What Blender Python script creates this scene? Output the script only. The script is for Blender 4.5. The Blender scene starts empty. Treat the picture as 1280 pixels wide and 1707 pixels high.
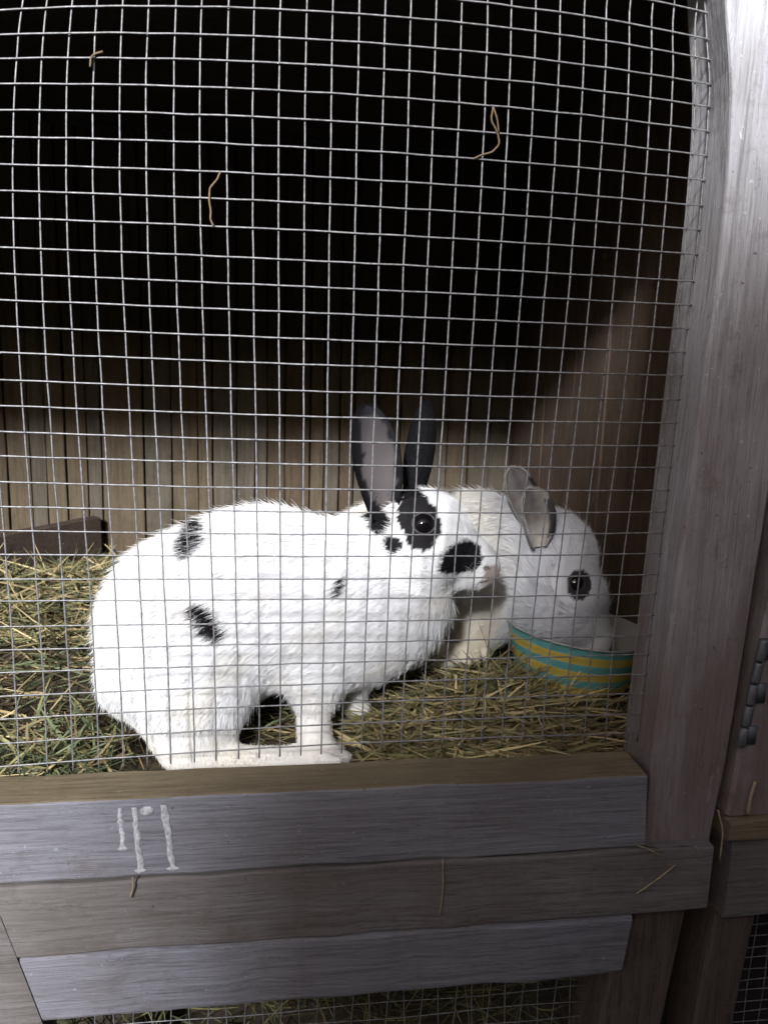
import bpy, bmesh, math, random
import numpy as np
from mathutils import Vector, Matrix, noise as mnoise

scene = bpy.context.scene
COL = scene.collection
rng = np.random.default_rng(7)
random.seed(7)

# ------------------------------------------------------------------ camera
CAM = np.array([-0.0598, -0.6171, 0.3298])
FW = np.array([0.14, 0.9736, -0.1804]); FW /= np.linalg.norm(FW)
RI = np.array([0.9901, -0.1367, 0.0306]); RI -= FW * (RI @ FW); RI /= np.linalg.norm(RI)
UP = np.cross(RI, FW)
cam_d = bpy.data.cameras.new('camera'); cam = bpy.data.objects.new('camera', cam_d); COL.objects.link(cam)
cam_d.sensor_fit = 'AUTO'; cam_d.sensor_width = 36.0; cam_d.lens = 1281 / 1707 * 36
cam_d.clip_start = 0.01; cam_d.clip_end = 600
cam.matrix_world = Matrix(((RI[0], UP[0], -FW[0], CAM[0]), (RI[1], UP[1], -FW[1], CAM[1]), (RI[2], UP[2], -FW[2], CAM[2]), (0, 0, 0, 1)))
scene.camera = cam
cam_d.dof.use_dof = True; cam_d.dof.focus_distance = 0.68; cam_d.dof.aperture_fstop = 13

# ------------------------------------------------------------------ light
SUN_AZ = math.radians(20)      # the light comes from the front, a little from the left
SUN_EL = math.radians(27.5)
sun_vec = Vector((-math.sin(SUN_AZ) * math.cos(SUN_EL), -math.cos(SUN_AZ) * math.cos(SUN_EL), math.sin(SUN_EL)))
world = bpy.data.worlds.new('World'); scene.world = world; world.use_nodes = True
wn = world.node_tree
sky = wn.nodes.new('ShaderNodeTexSky'); sky.sky_type = 'NISHITA'; sky.sun_disc = False
sky.sun_elevation = SUN_EL; sky.air_density = .45; sky.dust_density = 4.0; sky.ozone_density = .2
sky.sun_rotation = math.atan2(sun_vec.x, sun_vec.y)
bg = wn.nodes['Background']; bg.inputs['Strength'].default_value = 0.085
wn.links.new(sky.outputs['Color'], bg.inputs['Color'])
sl = bpy.data.lights.new('sun', 'SUN'); so = bpy.data.objects.new('sun', sl); COL.objects.link(so)
sl.energy = 5.0; sl.angle = math.radians(7.5); sl.color = (0.95, 0.975, 1.0)
so.rotation_euler = (-sun_vec).to_track_quat('-Z', 'Y').to_euler(); so.location = (0, -5, 5)
scene.view_settings.view_transform = 'Standard'; scene.view_settings.look = 'None'
scene.view_settings.gamma = 1; scene.view_settings.use_curve_mapping = False
scene.view_settings.exposure = 0.82
scene.cycles.max_bounces = 8; scene.cycles.diffuse_bounces = 5; scene.cycles.glossy_bounces = 3
scene.cycles.use_denoising = True

# ------------------------------------------------------------------ helpers
def ray(px, py):
    return FW + RI * (px - 640) / 1281 - UP * (py - 853.5) / 1281
def W(px, py, y):
    """world point seen at photo pixel (px, py) on the vertical plane at depth y"""
    d = ray(px, py); return CAM + d * (y - CAM[1]) / d[1]
def scale_at(p):
    return float((np.asarray(p) - CAM) @ FW) / 1281

def put(name, mesh, mats=None, parent=None, smooth=True):
    o = bpy.data.objects.new(name, mesh); COL.objects.link(o)
    if mats is not None and not mesh.materials:
        for m in (mats if isinstance(mats, (list, tuple)) else [mats]): mesh.materials.append(m)
    if smooth:
        mesh.polygons.foreach_set('use_smooth', [True] * len(mesh.polygons))
    if parent:
        o.parent = parent
        o.matrix_parent_inverse = Matrix.Translation(-world_loc(parent))
    return o
def world_loc(o):
    v = Vector(o.location)
    p = o.parent
    return v if p is None or o.type != 'EMPTY' else v
def thing(name, label, cat, loc=(0, 0, 0), group=None):
    o = bpy.data.objects.new(name, None); COL.objects.link(o); o.location = loc
    o.empty_display_size = 0.05
    o['label'] = label; o['category'] = cat
    if group: o['group'] = group
    return o
def tag(o, label=None, cat=None, group=None, kind=None):
    if label: o['label'] = label
    if cat: o['category'] = cat
    if group: o['group'] = group
    if kind: o['kind'] = kind
    return o
def mesh_of(name, V, F):
    me = bpy.data.meshes.new(name); me.from_pydata([tuple(map(float, v)) for v in V], [], [tuple(map(int, f)) for f in F]); me.update(); return me

def sweep(sections):
    """closed cross-sections (lists of the same number of points) -> capped solid"""
    n = len(sections[0]); V = []; F = []
    for s in sections: V += [tuple(p) for p in s]
    for k in range(len(sections) - 1):
        for i in range(n):
            j = (i + 1) % n
            F.append((k * n + i, k * n + j, (k + 1) * n + j, (k + 1) * n + i))
    F.append(tuple(range(n - 1, -1, -1))); F.append(tuple((len(sections) - 1) * n + i for i in range(n)))
    return V, F
def fix_normals(me):
    bm = bmesh.new(); bm.from_mesh(me); bmesh.ops.recalc_face_normals(bm, faces=bm.faces); bm.to_mesh(me); bm.free()

def board(name, axis, a0, a1, lo, hi, mat, parent=None, seg=12, wob=0.0008, bev=0.002, seed=0, smooth=True, end_skew=0.0):
    """a weathered board along axis (0/1/2); lo/hi = the two other coordinates (in xyz order); slightly uneven along its length"""
    o_ax = [k for k in range(3) if k != axis]
    secs = []
    b = bev
    for k in range(seg + 1):
        t = a0 + (a1 - a0) * k / seg
        l0, l1 = lo; h0, h1 = hi
        f = [wob * mnoise.noise(Vector((t * 22 + 7.3 * seed, 3.1 * q + seed, 0.37 * seed))) * 2 for q in range(4)]
        l0 += f[0]; l1 += f[1]; h0 += f[2]; h1 += f[3]
        pts2 = [(l0 + b, l1), (h0 - b, l1), (h0 - .3 * b, l1 + .3 * b), (h0, l1 + b), (h0, h1 - b), (h0 - .3 * b, h1 - .3 * b), (h0 - b, h1), (l0 + b, h1), (l0 + .3 * b, h1 - .3 * b), (l0, h1 - b), (l0, l1 + b), (l0 + .3 * b, l1 + .3 * b)]
        sec = []
        for u, v in pts2:
            p = [0, 0, 0]; p[axis] = t; p[o_ax[0]] = u; p[o_ax[1]] = v
            if end_skew and k in (0, seg): p[axis] += end_skew * ((v - l1) / (h1 - l1) - .5) * (1 if k else -1)
            sec.append(p)
        secs.append(sec)
    V, F = sweep(secs); me = mesh_of(name, V, F); fix_normals(me)
    o = put(name, me, mat, parent, smooth=False)
    return o

def tube(pts, r, n=5, taper=None):
    pts = [Vector(p) for p in pts]; V = []; F = []
    for k, p in enumerate(pts):
        d = (pts[min(k + 1, len(pts) - 1)] - pts[max(k - 1, 0)]).normalized()
        a = d.orthogonal().normalized() if abs(d.z) < .9 else d.cross(Vector((0, 1, 0))).normalized()
        if abs(d.z) < .9: a = d.cross(Vector((0, 0, 1))).normalized()
        b = d.cross(a); rr = r if taper is None else r * taper[k]
        for i in range(n):
            t = 2 * math.pi * i / n; V.append(p + (a * math.cos(t) + b * math.sin(t)) * rr)
    for k in range(len(pts) - 1):
        for i in range(n):
            j = (i + 1) % n; F.append((k * n + i, k * n + j, (k + 1) * n + j, (k + 1) * n + i))
    F.append(tuple(range(n - 1, -1, -1))); F.append(tuple((len(pts) - 1) * n + i for i in range(n)))
    return V, F
def merge(parts):
    V = []; F = []
    for v, f in parts:
        o = len(V); V += list(v); F += [tuple(i + o for i in q) for q in f]
    return V, F

# ------------------------------------------------------------------ materials
def new_mat(name):
    m = bpy.data.materials.new(name); m.use_nodes = True
    return m, m.node_tree, m.node_tree.nodes['Principled BSDF']
def N(t, kind, **kw):
    n = t.nodes.new(kind)
    for k, v in kw.items():
        if k in n.inputs.keys(): n.inputs[k].default_value = v
        else: setattr(n, k, v)
    return n
def ramp(t, src, stops):
    r = t.nodes.new('ShaderNodeValToRGB'); e = r.color_ramp.elements
    while len(e) < len(stops): e.new(.5)
    for k, (p, c) in enumerate(stops):
        e[k].position = p; e[k].color = (*c, 1) if len(c) == 3 else c
    t.links.new(src, r.inputs[0]); return r.outputs[0]
def mixc(t, fac, a, b, mode='MIX'):
    n = t.nodes.new('ShaderNodeMix'); n.data_type = 'RGBA'; n.blend_type = mode
    if isinstance(fac, float): n.inputs[0].default_value = fac
    else: t.links.new(fac, n.inputs[0])
    for s, v in ((6, a), (7, b)):
        if isinstance(v, tuple): n.inputs[s].default_value = (*v, 1)
        else: t.links.new(v, n.inputs[s])
    return n.outputs[2]
def wood(name, light, dark, stain, axis, stain_amt=.5, fine=70, rough=.85, speck=(.02, .018, .015), bump=.5, lichen=None, along=3.0, under=None):
    m, t, p = new_mat(name)
    tc = N(t, 'ShaderNodeTexCoord')
    def mapped(al, ac):
        mp = N(t, 'ShaderNodeMapping'); s = [ac, ac, ac]; s[axis] = al
        mp.inputs['Scale'].default_value = s; t.links.new(tc.outputs['Object'], mp.inputs[0]); return mp.outputs[0]
    def noise(vec, scale, det=6, rgh=.6, dist=0.0):
        n = N(t, 'ShaderNodeTexNoise', Scale=scale, Detail=det, Roughness=rgh, Distortion=dist); t.links.new(vec, n.inputs['Vector']); return n.outputs['Fac']
    g1 = noise(mapped(along * 1.8, fine * 1.15), 1.0, 8, .68, .1)
    g2 = noise(mapped(along * 5, fine * 5), 1.0, 4, .65)
    g3 = noise(mapped(along * .5, fine * .16), 1.0, 3, .5, .6)
    st = noise(tc.outputs['Object'], 9, 6, .62)
    sp = noise(tc.outputs['Object'], 190, 3, .6)
    c = ramp(t, g1, [(.22, dark), (.50, light), (.8, tuple(min(1, x * 1.18) for x in light))])
    c = mixc(t, ramp(t, g3, [(.35, (0, 0, 0)), (.7, (.6, .6, .6))]), c, dark)
    c = mixc(t, ramp(t, g2, [(.36, (.6, .6, .6)), (.46, (0, 0, 0))]), c, tuple(x * .65 for x in dark))
    c = mixc(t, ramp(t, g2, [(.56, (0, 0, 0)), (.68, (.35, .35, .35))]), c, tuple(min(1, x * 1.3) for x in light))
    cr = noise(mapped(along * .8, fine * 1.1), 1.0, 8, .75, 1.2)
    c = mixc(t, ramp(t, cr, [(.485, (0, 0, 0)), (.5, (.85, .85, .85)), (.515, (0, 0, 0))]), c, tuple(x * .6 for x in dark))
    blot = noise(tc.outputs['Object'], 38, 6, .7)
    c = mixc(t, ramp(t, blot, [(.55, (0, 0, 0)), (.75, (.55, .55, .55))]), c, tuple(x * .75 for x in stain))
    sf = ramp(t, st, [(.5 - .18, (0, 0, 0)), (.5 + .2, (stain_amt,) * 3)])
    c = mixc(t, sf, c, stain)
    c = mixc(t, ramp(t, sp, [(.69, (0, 0, 0)), (.75, (.7, .7, .7))]), c, speck)
    c = mixc(t, ramp(t, sp, [(.27, (.45, .45, .45)), (.32, (0, 0, 0))]), c, tuple(min(1, x * 1.7) for x in light))
    if under:                                             # bare brown wood below, silvered above; shade low down painted in too, ragged border
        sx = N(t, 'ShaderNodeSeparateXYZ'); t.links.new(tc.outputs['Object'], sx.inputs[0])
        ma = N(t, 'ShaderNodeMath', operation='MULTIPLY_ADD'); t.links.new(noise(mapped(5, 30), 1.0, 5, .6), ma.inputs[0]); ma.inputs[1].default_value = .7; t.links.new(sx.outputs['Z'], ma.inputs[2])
        brown_shade = ramp(t, ma.outputs[0], [(under[0], (.85, .85, .85)), (under[1], (0, 0, 0))])
        c = mixc(t, brown_shade, c, mixc(t, .88, c, under[2]))
    if lichen:
        ln = noise(mapped(14, 38), 1.0, 4, .55)
        c = mixc(t, ramp(t, ln, [(.66, (0, 0, 0)), (.74, (lichen[3],) * 3)]), c, lichen[:3])
    t.links.new(c, p.inputs['Base Color']); p.inputs['Roughness'].default_value = rough
    p.inputs['Specular IOR Level'].default_value = .25
    hgt = N(t, 'ShaderNodeMath', operation='ADD'); t.links.new(g1, hgt.inputs[0])
    h2 = N(t, 'ShaderNodeMath', operation='MULTIPLY'); t.links.new(g2, h2.inputs[0]); h2.inputs[1].default_value = .5
    t.links.new(h2.outputs[0], hgt.inputs[1])
    b = N(t, 'ShaderNodeBump', Strength=bump, Distance=.0025); t.links.new(hgt.outputs[0], b.inputs['Height']); t.links.new(b.outputs[0], p.inputs['Normal'])
    return m
def col_mat(name, rough=.9, spec=.15, sheen=0.0):
    m, t, p = new_mat(name)
    a = N(t, 'ShaderNodeAttribute', attribute_name='Col'); t.links.new(a.outputs['Color'], p.inputs['Base Color'])
    p.inputs['Roughness'].default_value = rough; p.inputs['Specular IOR Level'].default_value = spec
    return m
def plain(name, c, rough=.6, metal=0.0, spec=.4, var=0.0, scale=60):
    m, t, p = new_mat(name)
    p.inputs['Base Color'].default_value = (*c, 1); p.inputs['Roughness'].default_value = rough; p.inputs['Metallic'].default_value = metal
    p.inputs['Specular IOR Level'].default_value = spec
    if var:
        tc = N(t, 'ShaderNodeTexCoord'); n = N(t, 'ShaderNodeTexNoise', Scale=scale, Detail=5, Roughness=.6); t.links.new(tc.outputs['Object'], n.inputs['Vector'])
        o = ramp(t, n.outputs['Fac'], [(.3, tuple(x * (1 - var) for x in c)), (.7, tuple(min(1, x * (1 + var)) for x in c))])
        t.links.new(o, p.inputs['Base Color'])
    return m

GREY = (.30, .29, .30); GREYD = (.17, .155, .155); BROWN = (.13, .10, .085)
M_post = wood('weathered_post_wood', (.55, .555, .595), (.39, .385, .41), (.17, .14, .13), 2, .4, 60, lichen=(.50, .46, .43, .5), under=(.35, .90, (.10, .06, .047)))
M_board = wood('weathered_board_wood', (.205, .208, .243), (.135, .134, .155), (.125, .106, .10), 0, .45, 75, bump=.7)
M_board2 = wood('stained_board_wood', (.172, .162, .163), (.108, .097, .094), (.08, .065, .055), 0, .7, 60)
M_silltop = wood('algae_sill_wood', (.21, .165, .108), (.13, .1, .062), (.10, .08, .046), 0, .6, 60)
M_dark = wood('dark_brown_wood', (.11, .085, .075), (.055, .042, .037), (.05, .036, .03), 2, .5, 50, lichen=(.36, .33, .31, .5))
M_darkx = wood('dark_stained_plank_wood', (.075, .052, .042), (.04, .028, .023), (.03, .022, .018), 0, .5, 50)
M_back = [wood('back_wall_wood_%s' % n, a, b, c, 2, .6, 55, along=2.0) for n, a, b, c in (
    ('tan', (0.127, 0.098, 0.065), (0.071, 0.052, 0.033), (0.050, 0.035, 0.022)),
    ('grey', (0.115, 0.099, 0.076), (0.065, 0.054, 0.038), (0.042, 0.031, 0.022)),
    ('brown', (0.105, 0.078, 0.051), (0.059, 0.042, 0.026), (0.036, 0.025, 0.016)))]
M_side = wood('side_wall_wood', (.12, .083, .062), (.068, .047, .035), (.045, .029, .022), 2, .6, 40, lichen=(.2, .18, .165, .25))
M_roof = wood('roof_wood', (.05, .04, .035), (.03, .022, .02), (.02, .016, .013), 0, .5, 50)
M_floor = wood('floor_wood', (.09, .07, .052), (.05, .038, .028), (.035, .026, .02), 0, .6, 50)
M_wire = plain('galvanised_wire', (.21, .208, .215), .5, .3, .4, .45, 220)
M_fur = col_mat('fur', .85, .05)
M_skin = col_mat('skin', .8, .2)
M_hay = col_mat('hay', .8, .2)
M_eye = plain('eye_black', (.006, .005, .006), .06, 0, .6)
M_lid = plain('eyelid_grey', (.10, .085, .09), .45)
M_lid2 = plain('eyelid_dark', (.05, .042, .045), .5)
M_white = plain('dried_white_streak', (.34, .34, .36), .8, 0, .2, .45, 330)
M_hinge = plain('dull_grey_hinge_steel', (.16, .165, .18), .55, .6, .4, .25, 120)
M_straw = plain('dry_straw', (.15, .105, .06), .7, 0, .3, .3, 150)
M_strawp = plain('pale_straw', (.27, .215, .145), .7, 0, .3, .3, 150)

# ------------------------------------------------------------------ ground
gm, gt, gp = new_mat('garden_earth')
tc = N(gt, 'ShaderNodeTexCoord'); nn = N(gt, 'ShaderNodeTexNoise', Scale=2.5, Detail=8, Roughness=.7); gt.links.new(tc.outputs['Object'], nn.inputs['Vector'])
gt.links.new(ramp(gt, nn.outputs['Fac'], [(.35, (.05, .04, .026)), (.65, (.06, .06, .03))]), gp.inputs['Base Color']); gp.inputs['Roughness'].default_value = 1
V = []; F = []
xs = [-300, -60, -12, -4, -2, -1, 0, 1, 2, 4, 12, 60, 300]
for yv in xs:
    for xv in xs: V.append((xv, yv, -.78 + .02 * mnoise.noise(Vector((xv, yv, 0)))))
n = len(xs)
for a in range(n - 1):
    for b in range(n - 1): F.append((a * n + b, a * n + b + 1, (a + 1) * n + b + 1, (a + 1) * n + b))
tag(put('ground', mesh_of('ground', V, F), gm), kind='structure')

# ------------------------------------------------------------------ the hutch
WALL_X = .387; BACK_Y = .82; ROOF_Z = .72; LEFT_X = -1.20
hutch = thing('rabbit_hutch', 'weathered grey wooden rabbit hutch with a wire mesh front', 'hutch', (0, .4, -.78))

def interp(z, pts):
    zs = [p[1] for p in pts]; xs_ = [p[0] for p in pts]
    return float(np.interp(z, zs, xs_))
# the post at the right of the opening: slightly bowed timber
PL = [(.2665, -.085), (.267, -.01), (.273, .174), (.278, .299), (.282, .438), (.2785, .544), (.264, .604), (.255, .70)]       # front left edge
PM = [(.271, -.085), (.2715, 0.), (.2765, .219), (.2795, .347), (.2825, .443), (.281, .556), (.2675, .619), (.258, .70)]       # left face at the mesh
PR = [(.330, -.085), (.340, -.002), (.3425, .104), (.348, .236), (.354, .45), (.352, .56), (.345, .70)]                          # front right edge
def smooth_pts(P, z):
    z0 = .03
    return (interp(z - z0, P) + 2 * interp(z, P) + interp(z + z0, P)) / 4
secs = []
for k in range(41):
    z = -.084 + (.72 + .084) * k / 40
    l, m, r = smooth_pts(PL, z), smooth_pts(PM, z), smooth_pts(PR, z)
    w = [.0012 * mnoise.noise(Vector((z * 18, q * 3.3, 1))) for q in range(4)]
    l += w[0]; r += w[1]
    yf = -.035 + .0006 * w[2] / .0012
    secs.append([(l + .0028, yf, z), (l + .03, yf - .0004, z), (r - .003, yf, z), (r, yf + .003, z), (r, .028, z), (m, .028, z), (m, .001, z), (l, yf + .0028, z), (l + .0007, yf + .0008, z)])
V, F = sweep(secs); me = mesh_of('post', V, F); fix_normals(me)
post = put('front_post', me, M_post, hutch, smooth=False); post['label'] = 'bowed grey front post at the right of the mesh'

# front boards
A_top = -.0055
sill_board = board('sill_board', 0, -1.15, .2600, (-.0455, -.0735), (-.001, A_top), M_board, hutch, 44, .0010, .0022, 1, end_skew=-.004)
# the worn, hay stained top of the sill board is a thin skin of its own
me = sill_board.data
me.materials.append(M_silltop)
for pl in me.polygons:
    if pl.normal.z > .6: pl.material_index = 1
middle_rail = board('middle_rail', 0, -1.15, .327, (-.047, -.1385), (-.002, -.0755), M_board2, hutch, 44, .0012, .002, 2)
lower_rail = board('lower_rail', 0, -1.15, .254, (-.0465, -.200), (-.004, -.1405), M_board, hutch, 44, .0016, .0035, 3, end_skew=.006)
# left leaning leg, lower posts, the far left stile
secs = []
for k in range(13):
    z = -.78 + (.78 - .10) * k / 12; x = -.2715 + (-.10 - z) * .27; w = .001 * mnoise.noise(Vector((z * 30, 5, 2)))
    secs.append([(x - .06, -.0478, z), (x - .002 + w, -.0478, z), (x + w, -.0476, z), (x + w, -.030, z), (x - .06, -.030, z)])
V, F = sweep(secs); me = mesh_of('leg', V, F); fix_normals(me); put('leg', me, M_board2, hutch, smooth=False)
secs = []
for k in range(13):
    z = -.78 + (.78 - .1395) * k / 12; x = .2545 + (z + .14) * .10; w = .0015 * mnoise.noise(Vector((z * 30, 9, 2)))
    secs.append([(x + w, -.032, z), (x + .003 + w, -.035, z), (x + .060 - w, -.035, z), (x + .063 - w, -.031, z), (x + .063, .02, z), (x + w, .02, z)])
V, F = sweep(secs); me = mesh_of('lower_post', V, F); fix_normals(me)
lp = put('lower_post', me, M_dark, hutch, smooth=False); lp['label'] = 'dark brown lower post under the rail end'
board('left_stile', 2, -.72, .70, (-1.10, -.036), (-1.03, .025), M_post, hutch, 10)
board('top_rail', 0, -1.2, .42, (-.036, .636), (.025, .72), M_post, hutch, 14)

# back wall: narrow uneven boards, each its own part, in front of a backing sheet
bw = board('back_wall', 0, LEFT_X, WALL_X + .02, (BACK_Y + .006, -.03), (BACK_Y + .02, ROOF_Z), M_roof, hutch, 2)
edges = [-1.20, -1.14, -1.06, -1.01, -.95, -.88, -.84, -.79, -.745, -.69, -.655, -.60, -.565, -.528, -.489, -.462, -.428, -.393, -.367, -.294, -.246, -.199, -.173, -.13, -.097, -.075, -.043, .003, .029, .058, .085, .13, .172, .215, .262, .304, .345, .387]
for k in range(len(edges) - 1):
    g = rng.uniform(.0012, .0032); d = rng.uniform(-.003, .003)
    board('plank', 2, -.033, ROOF_Z - .004, (edges[k] + g * .5, BACK_Y - .011 + d), (edges[k + 1] - g * .5, BACK_Y + .004), M_back[int(rng.integers(0, 3))], bw, 8, .0009, .0016, 30 + k)
# right side wall: a few wide dark boards standing on end
sw = board('side_wall', 1, .03, BACK_Y, (WALL_X + .008, -.03), (WALL_X + .016, ROOF_Z), M_roof, hutch, 2)
ey = [.03, .15, .262, .39, .505, .63, .735, BACK_Y - .013]
for k in range(len(ey) - 1):
    board('plank', 2, -.033, ROOF_Z - .004, (WALL_X - .002 + rng.uniform(-.001, .001), ey[k] + .0007), (WALL_X + .007, ey[k + 1] - .0007), M_side, sw, 8, .0006, .001, 70 + k)
board('left_wall', 1, .03, BACK_Y, (LEFT_X - .015, -.03), (LEFT_X - .002, ROOF_Z), M_side, hutch, 2)
fl = board('floor_board', 0, LEFT_X, WALL_X, (0.0, -.050), (BACK_Y + .004, -.0335), M_floor, hutch, 4, .0, .001)
board('roof', 0, -1.25, .98, (-.105, .7225), (.90, .7425), M_roof, hutch, 8)

# ------------------------------------------------------------------ wire mesh: every wire its own piece
CELL = .019
DU = {(0,0):.003,(0,1):.024,(0,2):-.112,(0,3):.001,(0,4):.047,(1,0):-.12,(1,1):1.21,(1,2):-.43,(1,3):-.642,(2,0):-.063,(2,1):.212,(2,2):.223,(3,0):.233,(3,1):-.805}
DV = {(0,0):-.1,(0,1):.52,(0,2):1.067,(0,3):-.465,(0,4):-.838,(1,0):-.058,(1,1):.07,(1,2):.355,(1,3):.005,(2,0):.109,(2,1):-.259,(2,2):-.653,(3,0):.013,(3,1):-.019}
def node(i, j):
    """where wires i and j cross: a square 19 mm grid, pulled out of shape as old wire is"""
    ci = min(max(i, -1.5), 28); cj = min(max(j, 0), 31.5)
    x = (ci - 13) / 14; y = (cj - 15) / 16
    du = sum(c * x ** a * y ** b for (a, b), c in DU.items()); dv = sum(c * x ** a * y ** b for (a, b), c in DV.items())
    return (i - 13 + du) * CELL, (j + .5 + dv) * CELL
panel = bpy.data.objects.new('wire_mesh', bpy.data.meshes.new('wire_mesh')); COL.objects.link(panel)
bpy.data.objects.remove(panel)
vi = list(range(-41, 29)); hj = list(range(0, 34))
jit_i = {i: rng.normal(0, .018) for i in vi}; jit_j = {j: rng.normal(0, .035) for j in hj}
def wob(a, b, s): return .0004 * mnoise.noise(Vector((a * .7, b * .7, s)))
def edge_x(z): return smooth_pts(PM, z) - .0013
def wire_pts(kind, k):
    pts = []
    if kind == 'v':
        for j2 in range(-1, 69):
            j = j2 / 2
            x, z = node(k + jit_i[k], max(j, -.7))
            if k == 28: x = edge_x(z)
            pts.append((x + wob(k, j, 1), .0008 + wob(k, j, 2) * 2, z))
    else:
        for i2 in range(-83, 56):
            i = i2 / 2
            x, z = node(i, k + jit_j[k]); pts.append((x, -.0008 + wob(i, k, 4) * 2, z + wob(i, k, 3)))
        x, z = node(28.0, k + jit_j[k]); pts.append((edge_x(z) + .0012, -.0008, z))
    return pts
V, F = tube(wire_pts('v', 28), .00067, 5)
wm = put('wire_mesh', mesh_of('wire_mesh', V, F), M_wire, hutch); wm['label'] = 'galvanised square wire mesh across the hutch front'
for i in vi[:-1]:
    V, F = tube(wire_pts('v', i), .00067, 5); put('wire', mesh_of('wire', V, F), M_wire, wm)
for j in hj:
    V, F = tube(wire_pts('h', j), .00067, 5); put('wire', mesh_of('wire', V, F), M_wire, wm)

# white dried streaks on the sill board
def streak(pts, w, th=.0006):
    V = []; F = []; n = len(pts)
    for k, (x, z) in enumerate(pts):
        ww = w[k] / 2
        for s, d in ((-1, 0), (-.6, 1), (.6, 1), (1, 0)):
            V.append((x + .0012 * mnoise.noise(Vector((z * 120, x * 50, 7))) + s * ww + .0004 * mnoise.noise(Vector((x * 900, z * 900, s))), -.0460 - th * d, z))
    for k in range(n - 1):
        for q in range(3): F.append((k * 4 + q, k * 4 + q + 1, (k + 1) * 4 + q + 1, (k + 1) * 4 + q))
    return V, F
def lerp_pts(a, b, n): return [(a[0] + (b[0] - a[0]) * k / n, a[1] + (b[1] - a[1]) * k / n) for k in range(n + 1)]
for a, b, w in (((-.179, -.0125), (-.1775, -.046), .0045), ((-.1680, -.0125), (-.1645, -.066), .0054), ((-.1455, -.0115), (-.1395, -.066), .0062)):
    pts = lerp_pts(a, b, 14); ws = [w * (.8 + .7 * mnoise.noise(Vector((k * .9, a[0] * 90, 0)))) for k in range(15)]
    blob = [(b[0], b[1] - .0006 * q) for q in range(1, 8)]
    V, F = streak(pts + blob, ws + [w * x for x in (1.1, 1.4, 1.7, 1.6, 1.2, .7, .2)])
    me = mesh_of('white_streak', V, F); fix_normals(me); put('white_streak', me, M_white, sill_board)
th = [2 * math.pi * k / 14 for k in range(14)]
V = [(-.1585, -.0474, -.0165)] + [(-.1585 + .0048 * math.cos(t), -.0466, -.0165 + .0036 * math.sin(t)) for t in th] + [(-.1585 + .0055 * math.cos(t), -.0452, -.0165 + .0042 * math.sin(t)) for t in th]
F = [(0, 1 + k, 1 + (k + 1) % 14) for k in range(14)] + [(1 + k, 15 + k, 15 + (k + 1) % 14, 1 + (k + 1) % 14) for k in range(14)]
me = mesh_of('white_spot', V, F); fix_normals(me); put('white_spot', me, M_white, sill_board)

# lower compartment: floor, back, wire and hay below the rails
board('lower_back_wall', 0, LEFT_X, WALL_X + .02, (.42, -.78), (.435, -.04), M_roof, hutch, 2)
lfl = board('lower_floor_board', 0, LEFT_X, WALL_X, (0.0, -.40), (.42, -.385), M_floor, hutch, 2, 0, .001)
lw0 = None
for k, x in enumerate(np.arange(-.25, .26, .0165)):
    V, F = tube([(x + .0012 * math.sin(k * 3.1 + q), .004, -.188 - q * .02) for q in range(11)], .0006, 4)
    if lw0 is None:
        lw0 = put('lower_wire_mesh', mesh_of('lower_wire_mesh', V, F), M_wire, hutch)
    else: put('wire', mesh_of('wire', V, F), M_wire, lw0)
for k, z in enumerate(np.arange(-.206, -.40, -.0165)):
    V, F = tube([(x, .003, z + .0012 * math.sin(k * 2.3 + x * 30)) for x in np.linspace(-.26, .26, 14)], .0006, 4)
    put('wire', mesh_of('wire', V, F), M_wire, lw0)

# ------------------------------------------------------------------ the neighbouring hutch at the right
nb = thing('hutch_door', 'brown neighbouring hutch door with steel hinge beyond the right post', 'door', (.45, -.02, -.78))
def slanted(name, xz, y0, y1, width, mat, parent, seed, n=20):
    secs = []
    zs = np.linspace(xz[0][1], xz[-1][1], n)
    for z in zs:
        x = float(np.interp(z, [p[1] for p in xz], [p[0] for p in xz])); w = .0012 * mnoise.noise(Vector((z * 25, seed, 2)))
        secs.append([(x + w, y0 + .003, z), (x + .003 + w, y0, z), (x + width - .003, y0, z), (x + width, y0 + .003, z), (x + width, y1, z), (x + w, y1, z)])
    V, F = sweep(secs); me = mesh_of(name, V, F); fix_normals(me)
    return put(name, me, mat, parent, smooth=False)
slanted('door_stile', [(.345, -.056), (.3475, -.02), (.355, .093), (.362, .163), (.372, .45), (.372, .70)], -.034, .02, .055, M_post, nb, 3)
ldg = board('door_ledge', 0, .344, .90, (-.042, -.0765), (.02, -.0575), M_silltop, nb, 16, .0012, .002, 5)
board('door_rail', 0, .352, .90, (-.036, -.158), (.015, -.0775), M_board2, nb, 12, .0012, .002, 6)
slanted('lower_stile', [(.335, -.78), (.340, -.27), (.349, -.16)], -.030, .02, .042, M_dark, nb, 4)
for k, z in enumerate(np.arange(-.165, -.42, -.0125)):
    V, F = tube([(x, .004, z + .001 * math.sin(k * 2.3 + x * 30)) for x in np.linspace(.36, .75, 10)], .0006, 4); put('wire', mesh_of('wire', V, F), M_wire, nb)
for k, x in enumerate(np.arange(.385, .60, .0165)):
    V, F = tube([(x + .001 * math.sin(k * 3.1 + q), .005, -.155 - q * .025) for q in range(11)], .0006, 4); put('wire', mesh_of('wire', V, F), M_wire, nb)
board('inner_panel', 0, .41, 1.0, (.30, -.78), (.32, .70), M_roof, nb, 2)
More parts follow.
